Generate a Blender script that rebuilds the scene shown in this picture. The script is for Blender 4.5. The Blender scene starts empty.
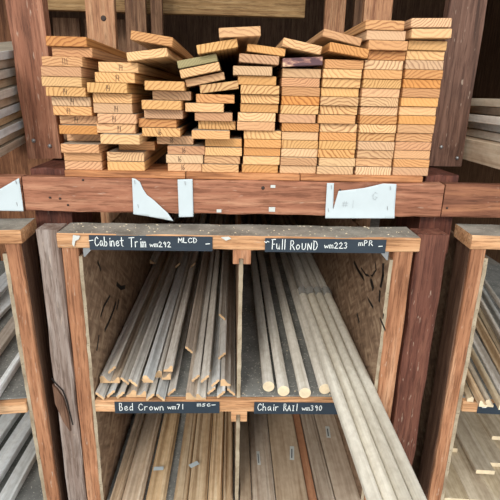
import bpy, bmesh, math, random
from mathutils import Vector, Matrix
from mathutils.geometry import delaunay_2d_cdt
random.seed(7)
scene = bpy.context.scene
COL = scene.collection

# ------------------------------------------------------------------ camera
F_PX, YAW, PITCH, ROLL = 480.0, math.radians(2.3), math.radians(17.9), math.radians(1.4)
CAM = Vector((0, 0, 1.5))
fwd = Vector((math.sin(YAW) * math.cos(PITCH), math.cos(YAW) * math.cos(PITCH), -math.sin(PITCH)))
rt0 = Vector((math.cos(YAW), -math.sin(YAW), 0))
up0 = rt0.cross(fwd)
rt = rt0 * math.cos(ROLL) + up0 * math.sin(ROLL)
up = rt.cross(fwd)
cd = bpy.data.cameras.new('camera')
cd.sensor_width = 36
cd.lens = 36 * F_PX / 500
cam = bpy.data.objects.new('camera', cd)
COL.objects.link(cam)
m = Matrix((rt, up, -fwd)).transposed().to_4x4()
m.translation = CAM
cam.matrix_world = m
scene.camera = cam

# ------------------------------------------------------------------ light
w = bpy.data.worlds.new('sky')
scene.world = w
w.use_nodes = True
bg = w.node_tree.nodes['Background']
bg.inputs[0].default_value = (0.93, 0.97, 1.0, 1)
bg.inputs[1].default_value = 1.55
sd = bpy.data.lights.new('sun', 'SUN')
sd.energy = 1.7
sd.angle = math.radians(16)
sd.color = (1.0, 0.95, 0.88)
sun = bpy.data.objects.new('sun', sd)
COL.objects.link(sun)
sun.rotation_euler = Vector((0.34, 1.0, -0.54)).to_track_quat('-Z', 'Y').to_euler()
vs = scene.view_settings
vs.view_transform = 'Standard'
vs.look = 'None'
vs.gamma = 1
vs.use_curve_mapping = False
vs.exposure = 0.1


def atY(x, y, Y):
    d = fwd + rt * ((x - 250) / F_PX) - up * ((y - 250) / F_PX)
    return CAM + d * (Y / d.y)


def atZ(x, y, Z):
    d = fwd + rt * ((x - 250) / F_PX) - up * ((y - 250) / F_PX)
    return CAM + d * ((Z - CAM.z) / d.z)


# ------------------------------------------------------------------ materials
def lin(c):
    return tuple(((v / 255) / 12.92 if v / 255 <= 0.04045 else ((v / 255 + 0.055) / 1.055) ** 2.4) for v in c) + (1,)


class NT:
    def __init__(s, name, rough=0.7):
        s.m = bpy.data.materials.new(name)
        s.m.use_nodes = True
        s.t = s.m.node_tree
        s.b = s.t.nodes['Principled BSDF']
        s.b.inputs['Roughness'].default_value = rough
        s.b.inputs['Specular IOR Level'].default_value = 0.3

    def n(s, typ, **kw):
        nd = s.t.nodes.new(typ)
        for k, v in kw.items():
            if k.startswith('i_'):
                nd.inputs[k[2:].replace('_', ' ')].default_value = v
            else:
                setattr(nd, k, v)
        return nd

    def l(s, a, b):
        s.t.links.new(a, b)

    def math(s, op, a, b=None, c=None):
        nd = s.n('ShaderNodeMath', operation=op)
        for i, v in enumerate((a, b, c)):
            if v is None:
                continue
            if isinstance(v, (int, float)):
                nd.inputs[i].default_value = v
            else:
                s.l(v, nd.inputs[i])
        return nd.outputs[0]

    def mix(s, f, a, b, mode='MIX'):
        nd = s.n('ShaderNodeMix', data_type='RGBA', blend_type=mode)
        for i, v in ((0, f), (6, a), (7, b)):
            if isinstance(v, (int, float)):
                nd.inputs[i].default_value = v
            elif isinstance(v, tuple):
                nd.inputs[i].default_value = v
            else:
                s.l(v, nd.inputs[i])
        return nd.outputs[2]

    def ramp(s, f, *stops):
        nd = s.n('ShaderNodeValToRGB')
        e = nd.color_ramp.elements
        while len(e) < len(stops):
            e.new(0.5)
        for el, (p, c) in zip(e, stops):
            el.position = p
            el.color = c if len(c) == 4 else lin(c)
        s.l(f, nd.inputs[0])
        return nd.outputs[0]

    def coords(s, scale=(1, 1, 1), kind='Object', rnd=True):
        tc = s.n('ShaderNodeTexCoord')
        mp = s.n('ShaderNodeMapping')
        mp.inputs['Scale'].default_value = scale
        s.l(tc.outputs[kind], mp.inputs[0])
        if rnd:
            oi = s.n('ShaderNodeObjectInfo')
            cb = s.n('ShaderNodeCombineXYZ')
            s.l(s.math('MULTIPLY', oi.outputs['Random'], 31.7), cb.inputs[0])
            s.l(s.math('MULTIPLY', oi.outputs['Random'], 57.3), cb.inputs[1])
            s.l(s.math('MULTIPLY', oi.outputs['Random'], 91.1), cb.inputs[2])
            s.l(cb.outputs[0], mp.inputs['Location'])
        return mp.outputs[0]

    def noise(s, vec, scale, detail=3, rough=0.55, dist=0.0):
        nd = s.n('ShaderNodeTexNoise', i_Scale=scale, i_Detail=detail, i_Roughness=rough, i_Distortion=dist)
        s.l(vec, nd.inputs['Vector'])
        return nd.outputs['Fac']

    def done(s, col, bump=None, strength=0.3, dist=0.002):
        s.l(col, s.b.inputs['Base Color'])
        if bump is not None:
            bp = s.n('ShaderNodeBump', i_Strength=strength, i_Distance=dist)
            s.l(bump, bp.inputs['Height'])
            s.l(bp.outputs[0], s.b.inputs['Normal'])
        return s.m


def ring_wood(name, light, dark, alt, period=(0.005, 0.009), contrast=0.75, blotch=0.25):
    """sawn softwood: growth rings about a pith that runs along local Y, different for every object"""
    t = NT(name, 0.65)
    tc = t.n('ShaderNodeTexCoord')
    sp = t.n('ShaderNodeSeparateXYZ')
    t.l(tc.outputs['Object'], sp.inputs[0])
    oi = t.n('ShaderNodeObjectInfo')
    R = oi.outputs['Random']
    r1 = t.math('FRACT', t.math('MULTIPLY', R, 17.13))
    r2 = t.math('FRACT', t.math('MULTIPLY', R, 43.77))
    r3 = t.math('FRACT', t.math('MULTIPLY', R, 91.31))
    r4 = t.math('FRACT', t.math('MULTIPLY', R, 203.9))
    n1 = t.noise(t.coords((9, 0.6, 9)), 3.0, 2)
    ox = t.math('MULTIPLY', t.math('SUBTRACT', r1, 0.5), 0.19)
    side = t.math('SUBTRACT', t.math('MULTIPLY', t.math('GREATER_THAN', r3, 0.5), 2.0), 1.0)
    oz = t.math('MULTIPLY', side, t.math('ADD', 0.03, t.math('MULTIPLY', r2, 0.07)))
    dx = t.math('SUBTRACT', sp.outputs[0], ox)
    dz = t.math('SUBTRACT', sp.outputs[2], oz)
    d = t.math('SQRT', t.math('ADD', t.math('MULTIPLY', dx, dx), t.math('MULTIPLY', dz, dz)))
    d = t.math('ADD', d, t.math('MULTIPLY', n1, 0.022))
    per = t.math('ADD', period[0], t.math('MULTIPLY', r4, period[1] - period[0]))
    s = t.math('FRACT', t.math('DIVIDE', d, per))
    g = (0, 0, 0, 1), (1, 1, 1, 1)
    band = t.ramp(s, (0.0, (.1, .1, .1, 1)), (0.45, (.12, .12, .12, 1)), (0.82, g[1]), (0.97, (.15, .15, .15, 1)))
    r5 = t.math('FRACT', t.math('MULTIPLY', R, 331.7))
    amt = t.math('MULTIPLY', band, t.math('ADD', contrast * 0.35, t.math('MULTIPLY', r5, contrast * 0.65)))
    base = t.mix(t.math('POWER', r2, 1.3), lin(light), lin(alt))
    col = t.mix(amt, base, lin(dark))
    fine = t.noise(t.coords((60, 4, 60)), 8.0, 3)
    col = t.mix(blotch, col, t.ramp(fine, (0.3, (0.55, 0.45, 0.36, 1)), (0.7, (1, 1, 1, 1))), 'MULTIPLY')
    hs = t.n('ShaderNodeHueSaturation')
    t.l(t.math('ADD', 0.84, t.math('MULTIPLY', r3, 0.26)), hs.inputs['Value'])
    t.l(t.math('ADD', 0.82, t.math('MULTIPLY', r1, 0.22)), hs.inputs['Saturation'])
    t.l(col, hs.inputs['Color'])
    return t.done(hs.outputs[0], fine, 0.25, 0.001)


def timber(name, c1, c2, c3, axis='Z', spots=0.25, rough=0.7, spotcol=(190, 170, 150)):
    """weathered sawn timber with streaks along one axis"""
    t = NT(name, rough)
    k = 11.0
    sc = {'X': (k * .06, k, k), 'Y': (k, k * .06, k), 'Z': (k, k, k * .06)}[axis]
    v = t.coords(sc)
    a = t.noise(v, 4.0, 5, 0.6, 0.4)
    b = t.noise(v, 17.0, 5, 0.7, 0.3)
    c = t.noise(t.coords((1, 1, 1)), 9.0, 4)
    col = t.ramp(a, (0.32, c1), (0.5, c2), (0.68, c3))
    col = t.mix(0.75, col, t.ramp(b, (0.4, (.46, .41, .37, 1)), (0.52, (1, 1, 1, 1))), 'MULTIPLY')
    col = t.mix(0.3, col, t.ramp(c, (0.35, (.5, .46, .42, 1)), (0.6, (1, 1, 1, 1))), 'MULTIPLY')
    wv = {'X': (30, 140, 140), 'Y': (140, 30, 140), 'Z': (140, 140, 30)}[axis]
    sp = t.noise(t.coords(wv), 1.0, 2)
    f = t.math('MULTIPLY', t.ramp(sp, (0.66, (0, 0, 0, 1)), (0.74, (1, 1, 1, 1))), spots)
    col = t.mix(f, col, lin(spotcol))
    return t.done(col, b, 0.5, 0.002)


def dusty(name, c1, c2, grit=(200, 190, 175), amount=0.35, sc=(1, 1, 1)):
    t = NT(name, 0.95)
    v = t.coords(sc)
    a = t.noise(v, 14.0, 5, 0.65)
    g = t.noise(v, 170.0, 2)
    col = t.ramp(a, (0.35, c1), (0.65, c2))
    f = t.math('MULTIPLY', t.ramp(g, (0.62, (0, 0, 0, 1)), (0.7, (1, 1, 1, 1))), amount)
    return t.done(t.mix(f, col, lin(grit)), g, 0.4, 0.002)


def osb(name, c1, c2, c3):
    """strand board: long flakes lying in two directions"""
    t = NT(name, 0.8)
    v = t.coords((1, 1, 1))
    fl = []
    for ang, sc in ((0.6, (60, 9, 70)), (-0.5, (60, 11, 60))):
        mp = t.n('ShaderNodeMapping')
        mp.inputs['Rotation'].default_value = (ang, 0, 0)
        mp2 = t.n('ShaderNodeMapping')
        mp2.inputs['Scale'].default_value = sc
        t.l(v, mp.inputs[0])
        t.l(mp.outputs[0], mp2.inputs[0])
        fl.append(t.noise(mp2.outputs[0], 1.0, 2, 0.5))
    big = t.noise(v, 11.0, 2)
    pick = t.ramp(t.noise(v, 34.0, 2), (0.40, (0, 0, 0, 1)), (0.60, (1, 1, 1, 1)))
    f = t.mix(pick, fl[0], fl[1])
    col = t.ramp(f, (0.3, c1), (0.5, c2), (0.68, c3))
    col = t.mix(0.35, col, t.ramp(big, (0.35, (.55, .5, .46, 1)), (0.6, (1, 1, 1, 1))), 'MULTIPLY')
    return t.done(col, f, 0.35, 0.002)


def grey_moulding(name, c1, c2, c3):
    """painted or dusty moulding, streaks along local Y"""
    t = NT(name, 0.75)
    a = t.noise(t.coords((26, 0.9, 26)), 3.0, 4, 0.6)
    b = t.noise(t.coords((8, 5, 8)), 9.0, 3)
    oi = t.n('ShaderNodeObjectInfo')
    col = t.ramp(a, (0.3, c1), (0.5, c2), (0.7, c3))
    col = t.mix(0.35, col, t.ramp(b, (0.35, (.6, .55, .5, 1)), (0.6, (1, 1, 1, 1))), 'MULTIPLY')
    hs = t.n('ShaderNodeHueSaturation')
    r = t.math('FRACT', t.math('MULTIPLY', oi.outputs['Random'], 71.3))
    t.l(t.math('ADD', 0.86, t.math('MULTIPLY', r, 0.25)), hs.inputs['Value'])
    t.l(t.math('ADD', 0.8, t.math('MULTIPLY', oi.outputs['Random'], 0.35)), hs.inputs['Saturation'])
    t.l(col, hs.inputs['Color'])
    return t.done(hs.outputs[0], a, 0.2, 0.001)


def plain(name, c, rough=0.6, metal=0.0, var=0.15):
    t = NT(name, rough)
    t.b.inputs['Metallic'].default_value = metal
    n = t.noise(t.coords((1, 1, 1)), 40.0, 3)
    col = t.mix(var, lin(c), t.ramp(n, (0.3, (.4, .4, .4, 1)), (0.7, (1, 1, 1, 1))), 'MULTIPLY')
    return t.done(col)


def stained(name):
    t = NT(name, 0.7)
    v = t.coords((14, 4, 26))
    a = t.noise(v, 1.6, 4, 0.6)
    return t.done(t.ramp(a, (0.42, (222, 184, 150)), (0.5, (150, 108, 98)), (0.56, (92, 66, 70))))


M = {
    'pine': ring_wood('pine_board', (230, 186, 126), (150, 88, 44), (206, 144, 84), (0.0055, 0.010), 0.95),
    'pine_green': ring_wood('pine_mossy', (176, 166, 120), (120, 104, 66), (160, 146, 100)),
    'pine_stain': stained('pine_stained'),
    'pine_dust': dusty('pine_dusty_top', (150, 138, 122), (178, 164, 142)),
    'ledge': timber('ledge_wood', (150, 96, 60), (192, 132, 86), (206, 150, 104), 'X', 0.1),
    'beam': timber('beam_wood', (124, 78, 56), (160, 106, 80), (186, 136, 106), 'X', 0.4),
    'beam_dark': timber('beam_wood_dark', (96, 58, 42), (136, 88, 64), (172, 118, 84), 'X', 0.4),
    'post_red': timber('post_wood_red', (112, 70, 50), (146, 96, 72), (176, 128, 100), 'Z', 0.45),
    'post_dark': timber('post_wood_dark', (76, 52, 40), (104, 74, 60), (132, 102, 86), 'Z', 0.45),
    'post_maroon': timber('post_wood_maroon', (78, 44, 32), (106, 64, 50), (132, 88, 70), 'Z', 0.45),
    'post_grey': timber('post_wood_grey', (120, 98, 86), (146, 130, 120), (170, 158, 150), 'Z', 0.4),
    'post_core': timber('post_core_wood', (70, 38, 30), (98, 56, 44), (120, 72, 56), 'Z', 0.15),
    'orange': timber('frame_wood_upright', (138, 90, 62), (172, 120, 86), (196, 150, 116), 'Z', 0.45),
    'orange_x': timber('frame_wood_rail', (172, 122, 82), (206, 156, 112), (222, 180, 138), 'X', 0.3),
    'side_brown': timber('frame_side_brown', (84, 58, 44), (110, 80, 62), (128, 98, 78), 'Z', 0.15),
    'cap_dust': dusty('rail_dusty_top', (112, 106, 96), (150, 144, 132), amount=0.5),
    'osb': osb('strand_panel', (108, 84, 64), (142, 114, 90), (170, 144, 116)),
    'osb_edge': dusty('strand_panel_edge', (134, 118, 96), (178, 164, 140), (100, 84, 66), 0.6),
    'shelf': dusty('shelf_dusty', (112, 112, 108), (142, 142, 136), (220, 214, 200), 0.7),
    'trim': grey_moulding('trim_grey', (182, 174, 162), (206, 199, 188), (224, 218, 208)),
    'trim_blue': grey_moulding('trim_bluish', (176, 177, 174), (204, 205, 202), (224, 225, 222)),
    'trim_brown': grey_moulding('trim_brown', (166, 148, 130), (192, 175, 156), (212, 196, 178)),
    'round': grey_moulding('round_rod', (158, 150, 138), (184, 178, 166), (204, 198, 188)),
    'bundle': grey_moulding('bundle_pale', (188, 178, 158), (208, 200, 180), (222, 214, 196)),
    'crown': grey_moulding('crown_wood', (172, 142, 108), (198, 170, 136), (216, 194, 162)),
    'chair': grey_moulding('chair_rail_wood', (146, 124, 102), (174, 154, 132), (190, 172, 150)),
    'chair_orange': grey_moulding('chair_rail_orange', (140, 92, 62), (164, 112, 78), (180, 130, 94)),
    'plank': grey_moulding('plank_tan', (164, 146, 122), (190, 174, 148), (208, 194, 170)),
    'whiteboard': grey_moulding('plank_pale_grey', (206, 210, 210), (226, 229, 229), (238, 240, 238)),
    'end': plain('fresh_cut_end', (220, 182, 138), 0.7, 0, 0.6),
    'end_pale': plain('fresh_cut_end_pale', (232, 214, 180), 0.7, 0, 0.4),
    'label': plain('label_slate', (46, 56, 66), 0.5, 0, 0.25),
    'chalk': plain('chalk_white', (232, 236, 232), 0.8, 0, 0.0),
    'pencil': plain('pencil_grey', (84, 62, 48), 0.8, 0, 0.0),
    'faint': plain('faint_pencil', (176, 184, 186), 0.8, 0, 0.0),
    'ink': plain('black_ink', (26, 22, 20), 0.6, 0, 0.0),
    'paper': plain('paper_white', (190, 200, 202), 0.6, 0, 0.06),
    'steel': plain('galvanised_steel', (168, 170, 170), 0.4, 0.8, 0.2),
    'rust': plain('dark_nail', (70, 58, 52), 0.6, 0.5, 0.2),
    'plastic': plain('plastic_wrap', (210, 212, 210), 0.15, 0, 0.1),
    'sticker': plain('sticker_pale', (198, 200, 194), 0.5, 0, 0.1),
    'stickerink': plain('sticker_print', (80, 84, 88), 0.6, 0, 0.1),
    'back_light': timber('rear_upright_light', (140, 92, 66), (186, 136, 100), (206, 164, 126), 'Z', 0.2),
    'back_brown': timber('rear_upright_brown', (100, 70, 50), (136, 100, 74), (160, 124, 94), 'Z', 0.15),
    'back_beam': timber('rear_beam_wood', (150, 112, 72), (184, 146, 98), (204, 170, 122), 'X', 0.15),
    'wall': timber('shed_wall_wood', (84, 60, 44), (112, 82, 60), (134, 102, 76), 'Z', 0.05),
    'wall_l': timber('shed_side_wood', (104, 66, 44), (140, 94, 64), (164, 116, 82), 'Z', 0.05),
    'roof': timber('shed_roof_wood', (54, 40, 30), (74, 54, 40), (92, 70, 52), 'Y', 0.05),
    'floor': dusty('concrete_floor', (120, 116, 110), (148, 144, 136)),
}

M['plastic'].node_tree.nodes['Principled BSDF'].inputs['Alpha'].default_value = 0.4


# ------------------------------------------------------------------ helpers
def link(name, mesh, parent=None, loc=(0, 0, 0), rot=(0, 0, 0)):
    o = bpy.data.objects.new(name, mesh)
    COL.objects.link(o)
    o.location = loc
    o.rotation_euler = rot
    if parent:
        o.parent = parent
    return o


def tag(o, label, cat, group=None):
    o['label'] = label
    o['category'] = cat
    o['kind'] = 'thing'
    if group:
        o['group'] = group
    return o


def thing(name, label, cat, loc=(0, 0, 0), rotz=0.0, group=None):
    return tag(link(name, None, None, loc, (0, 0, rotz)), label, cat, group)


def struct(o):
    o['kind'] = 'structure'
    return o


def finish(bm, name, mats, top=None, end=None, smooth=False):
    """mats[0] everywhere; slot `top` for faces that look up; slot `end` for faces along local Y"""
    bmesh.ops.recalc_face_normals(bm, faces=bm.faces[:])
    for f in bm.faces:
        f.normal_update()
        if top is not None and f.normal.z > 0.9:
            f.material_index = top
        if end is not None and abs(f.normal.y) > 0.9:
            f.material_index = end
        f.smooth = smooth
    me = bpy.data.meshes.new(name)
    bm.to_mesh(me)
    bm.free()
    for mm in (mats if isinstance(mats, (list, tuple)) else [mats]):
        me.materials.append(M[mm])
    return me


def box_bm(x0, x1, y0, y1, z0, z1, bev=0.0015, bm=None):
    own = bm is None
    bm = bm or bmesh.new()
    vs_ = [bm.verts.new((x, y, z)) for z in (z0, z1) for y in (y0, y1) for x in (x0, x1)]
    fs = [(0, 2, 3, 1), (4, 5, 7, 6), (0, 1, 5, 4), (2, 6, 7, 3), (0, 4, 6, 2), (1, 3, 7, 5)]
    faces = [bm.faces.new([vs_[i] for i in f]) for f in fs]
    if bev:
        es = set(e for f in faces for e in f.edges)
        bmesh.ops.bevel(bm, geom=list(es), offset=bev, segments=1, affect='EDGES')
    return bm


def box(name, mats, x0, x1, y0, y1, z0, z1, parent=None, bev=0.0015, top=None, end=None, origin=None):
    """world-sized box with its origin at its own low front centre, so grain differs from piece to piece"""
    o = Vector(origin) if origin else Vector(((x0 + x1) / 2, y0, z0))
    bm = box_bm(x0 - o.x, x1 - o.x, y0 - o.y, y1 - o.y, z0 - o.z, z1 - o.z, bev)
    ob = link(name, finish(bm, name, mats, top, end), parent)
    ob.location = o
    return ob


def rough_box(name, mats, x0, x1, y0, y1, z0, z1, axis, parent=None, wob=0.002, n=14, top=None, seed=0):
    """sawn timber: a box cut into lengths whose edges wander a little"""
    rnd = random.Random(seed)
    o = Vector(((x0 + x1) / 2, y0, z0))
    bm = box_bm(x0 - o.x, x1 - o.x, y0 - o.y, y1 - o.y, z0 - o.z, z1 - o.z, 0)
    es = [e for e in bm.edges if abs((e.verts[0].co - e.verts[1].co).normalized()['XYZ'.index(axis)]) > 0.9]
    bmesh.ops.subdivide_edges(bm, edges=es, cuts=n, use_grid_fill=True)
    bmesh.ops.bevel(bm, geom=[e for e in bm.edges if abs((e.verts[0].co - e.verts[1].co).normalized()['XYZ'.index(axis)]) > 0.9],
                    offset=0.0025, segments=1, affect='EDGES')
    for v in bm.verts:
        for k in range(3):
            if 'XYZ'[k] != axis:
                v.co[k] += rnd.uniform(-wob, wob)
    ob = link(name, finish(bm, name, mats, top), parent)
    ob.location = o
    return ob


def prism(profile, y0, y1, name, mats, end=None, smooth=False, cuts=1):
    """profile in x,z extruded along y"""
    bm = bmesh.new()
    rings = []
    for k in range(cuts + 1):
        y = y0 + (y1 - y0) * k / cuts
        rings.append([bm.verts.new((x, y, z)) for x, z in profile])
    n = len(profile)
    for a, b in zip(rings, rings[1:]):
        for i in range(n):
            bm.faces.new((a[i], a[(i + 1) % n], b[(i + 1) % n], b[i]))
    bm.faces.new(rings[0][::-1])
    bm.faces.new(rings[-1])
    me = finish(bm, name, mats, None, end, False)
    if smooth:
        for p in me.polygons:
            if len(p.vertices) == 4:
                p.use_smooth = True
    return me


# handwriting: open strokes on a unit cell
G = {
    'C': [[(.9, .8), (.6, 1), (.2, .8), (.05, .4), (.25, .05), (.6, 0), (.95, .2)]],
    'a': [[(.8, .5), (.45, .6), (.12, .35), (.3, .02), (.65, .12), (.8, .55), (.85, .08), (1, 0)]],
    'b': [[(.15, 1), (.15, 0), (.6, 0), (.8, .25), (.6, .5), (.15, .4)]],
    'i': [[(.4, .55), (.4, 0)], [(.38, .78), (.46, .86)]],
    'n': [[(.1, .55), (.1, 0)], [(.1, .4), (.5, .6), (.75, .45), (.8, 0)]],
    'e': [[(.15, .3), (.8, .35), (.6, .6), (.2, .5), (.12, .15), (.5, 0), (.9, .15)]],
    't': [[(.4, .95), (.4, .1), (.7, 0)], [(0, .6), (.85, .65)]],
    'T': [[(-.1, .95), (1.15, 1)], [(.5, 1), (.45, 0)]],
    'r': [[(.2, .55), (.2, 0)], [(.2, .35), (.5, .58), (.8, .55)]],
    'm': [[(.05, .55), (.05, 0)], [(.05, .4), (.3, .6), (.45, .4), (.45, 0)], [(.45, .4), (.75, .6), (.9, .4), (.9, 0)]],
    'w': [[(0, .5), (.2, 0), (.45, .4), (.7, 0), (.95, .5)]],
    'M': [[(.05, 0), (.1, 1), (.5, .35), (.9, 1), (.95, 0)]],
    'L': [[(.15, 1), (.1, 0), (.8, 0)]],
    'D': [[(.15, 1), (.15, 0), (.6, .05), (.9, .5), (.6, .95), (.0, 1)]],
    'F': [[(.2, 1), (.15, 0)], [(.0, .98), (.95, 1)], [(.2, .5), (.75, .52)]],
    'u': [[(.1, .55), (.15, .1), (.45, 0), (.75, .2), (.8, .55), (.85, 0)]],
    'l': [[(.4, 1), (.38, 0)]],
    'R': [[(.15, 0), (.15, 1), (.6, 1), (.75, .75), (.5, .5), (.15, .48)], [(.45, .5), (.95, 0)]],
    'o': [[(.45, .58), (.12, .35), (.3, .02), (.7, .1), (.8, .4), (.45, .58)]],
    'U': [[(.1, .7), (.15, .1), (.5, 0), (.8, .2), (.85, .7)]],
    'N': [[(.1, 0), (.12, .75), (.8, 0), (.85, .75)]],
    'd': [[(.75, .5), (.4, .58), (.12, .3), (.3, .02), (.75, .15)], [(.8, 1), (.78, 0)]],
    'P': [[(.15, 0), (.15, 1), (.65, 1), (.8, .75), (.55, .5), (.15, .48)]],
    'B': [[(.15, 0), (.15, 1), (.6, 1), (.7, .75), (.5, .52), (.15, .5)], [(.5, .52), (.85, .3), (.6, 0), (.15, 0)]],
    'h': [[(.15, 1), (.12, 0)], [(.12, .35), (.5, .58), (.78, .4), (.8, 0)]],
    'A': [[(.05, 0), (.5, .8), (.9, 0)], [(.2, .3), (.75, .3)]],
    'I': [[(.5, .75), (.48, 0)], [(.3, .75), (.7, .75)], [(.3, 0), (.7, 0)]],
    's': [[(.8, .55), (.4, .62), (.2, .45), (.7, .25), (.6, .02), (.1, .05)]],
    'S': [[(.85, .9), (.4, 1), (.15, .75), (.7, .4), (.6, .02), (.1, .08)]],
    'c': [[(.8, .5), (.45, .6), (.12, .3), (.35, 0), (.85, .12)]],
    '0': [[(.5, 1), (.15, .6), (.25, .1), (.6, 0), (.85, .4), (.75, .9), (.5, 1)]],
    '1': [[(.5, 1), (.48, 0)]],
    '2': [[(.1, .75), (.4, 1), (.8, .75), (.55, .4), (.1, 0), (.95, 0)]],
    '3': [[(.15, .9), (.55, 1), (.75, .75), (.4, .52), (.8, .3), (.55, 0), (.1, .08)]],
    '4': [[(.2, 1), (.12, .45), (.85, .5)], [(.75, .95), (.7, 0)]],
    '6': [[(.7, 1), (.25, .6), (.15, .2), (.5, 0), (.8, .25), (.5, .48), (.2, .3)]],
    '7': [[(.1, 1), (.85, 1), (.35, 0)]],
    '8': [[(.5, .52), (.2, .78), (.5, 1), (.78, .78), (.5, .52), (.15, .25), (.5, 0), (.85, .25), (.5, .52)]],
    '9': [[(.8, .75), (.5, 1), (.2, .75), (.5, .5), (.8, .75), (.7, 0)]],
    '-': [[(.0, .45), (.9, .5)]],
    '~': [[(-.1, .55), (.25, .35), (.5, .6), (.9, .5)]],
    '#': [[(.3, .9), (.2, .1)], [(.7, .9), (.6, .1)], [(.0, .65), (1, .65)], [(0, .35), (.95, .35)]],
    'G': [[(.85, .85), (.5, 1), (.1, .6), (.2, .1), (.6, 0), (.9, .3), (.55, .4)]],
    'E': [[(.8, .95), (.3, .95), (.1, .7), (.35, .52), (.1, .3), (.3, 0), (.9, .1)]],
    "'": [[(.4, 1), (.35, .75)]],
}


def strokes_mesh(lines, wd, th, name, mat):
    """flat ribbons with a little thickness in the local x,z plane, facing -y"""
    bm = bmesh.new()
    for ln in lines:
        for (ax, az), (bx, bz) in zip(ln, ln[1:]):
            dx, dz = bx - ax, bz - az
            L = math.hypot(dx, dz) or 1e-6
            ux, uz = dx / L * wd * 0.4, dz / L * wd * 0.4
            nx, nz = -dz / L * wd / 2, dx / L * wd / 2
            q = [(ax - ux + nx, az - uz + nz), (ax - ux - nx, az - uz - nz), (bx + ux - nx, bz + uz - nz), (bx + ux + nx, bz + uz + nz)]
            a = [bm.verts.new((x, -th, z)) for x, z in q]
            b = [bm.verts.new((x, 0, z)) for x, z in q]
            bm.faces.new(a)
            bm.faces.new(b[::-1])
            for i in range(4):
                bm.faces.new((a[i], b[i], b[(i + 1) % 4], a[(i + 1) % 4]))
    return finish(bm, name, mat)


def write(words, name='lettering'):
    """words: (text, x0, z0, cell width, cap height)"""
    out = []
    for txt, x, z, cw, ch in words:
        for c in txt:
            if c != ' ':
                for ln in G[c]:
                    out.append([(x + px * cw * 0.85, z + pz * ch) for px, pz in ln])
            x += cw * (0.55 if c in 'il1' else 1.0)
    return out


ORD = ['', 'first', 'second', 'third', 'fourth', 'fifth', 'sixth', 'seventh', 'eighth', 'ninth', 'tenth', 'eleventh',
       'twelfth', 'thirteenth', 'fourteenth', 'fifteenth', 'sixteenth', 'seventeenth', 'eighteenth', 'nineteenth', 'twentieth', 'twenty-first']

# ------------------------------------------------------------------ the shed
struct(box('floor', 'floor', -4, 4, -4, 7.0, -0.05, 0, bev=0))
struct(box('wall_back', 'wall', -2.6, 2.6, 6.4, 6.45, 0, 3.2, bev=0))
struct(box('shade_wall_left', 'wall_l', -2.65, -2.6, 1.3, 6.4, 0, 3.2, bev=0))  # side wall added to keep side light out of the interior
struct(box('shade_wall_right', 'wall', 2.6, 2.65, 1.3, 6.4, 0, 3.2, bev=0))  # unseen, added to block side light where further racks would stand
struct(box('shade_ceiling', 'roof', -2.7, 2.7, 1.0, 6.5, 3.2, 3.25, bev=0))  # unseen roof added over the rack to hold back sky light

LEDGE_B, LEDGE_T = 1.2975, 1.3145
POST_Y = 1.36

# timber posts at either side of the bay
pl = thing('timber_post', 'reddish brown rack post left of the pine board stacks, grey and split lower down', 'post', (-0.46, 1.222, 0))
pr = thing('timber_post', 'dark brown rack post right of the pine board stacks, maroon lower down', 'post', (0.543, 1.222, 0))


def local(o, parent):
    o.location = Vector(o.location) - parent.location
    o.parent = parent
    return o


LOW_Y = 1.10
for p, x0, x1, a0, a1, um, lm in ((pl, -0.566, -0.473, -.458, -.407, 'post_red', 'post_grey'), (pr, 0.557, 0.655, .452, .525, 'post_dark', 'post_maroon')):
    uf = local(rough_box('upper_post', um, x0, x1, POST_Y, POST_Y + .04, 1.319, 2.7, 'Z', seed=4), p)
    if p is pl:
        uf.rotation_euler[1] = math.radians(-1.6)
    local(rough_box('lower_post', lm, a0, a1, LOW_Y, LOW_Y + .06, 0.0, 1.188, 'Z', seed=5), p)
    b0, b1 = (-.506, -.414) if p is pl else (.499, .586)
    local(rough_box('corbel_block', 'post_core', b0, b1, 1.223, POST_Y + .04, 1.10, 1.3135, 'X', seed=6, n=4), p)


def disc(name, mat, r, th, p, parent, seg=10, dome=0.4):
    bm = bmesh.new()
    prof = [(r, 0), (r, th * .5), (r * .7, th), (0.0001, th * (1 + dome))]
    rings = [[bm.verts.new((a * math.cos(k * 2 * math.pi / seg), -h, a * math.sin(k * 2 * math.pi / seg))) for k in range(seg)] for a, h in prof]
    for a, b in zip(rings, rings[1:]):
        for k in range(seg):
            bm.faces.new((a[k], a[(k + 1) % seg], b[(k + 1) % seg], b[k]))
    o = link(name, finish(bm, name, mat, smooth=True))
    o.location = p
    if parent:
        local(o, parent)
    return o


for px, py in ((33.6, 140.6), (50, 146)):
    disc('bolt_head', 'steel', 0.0055, 0.004, atY(px, py, POST_Y - .001), pl)
for px, py in ((441, 147), (457, 158)):
    disc('bolt_head', 'steel', 0.005, 0.004, atY(px, py, POST_Y - .001), pr)
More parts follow.
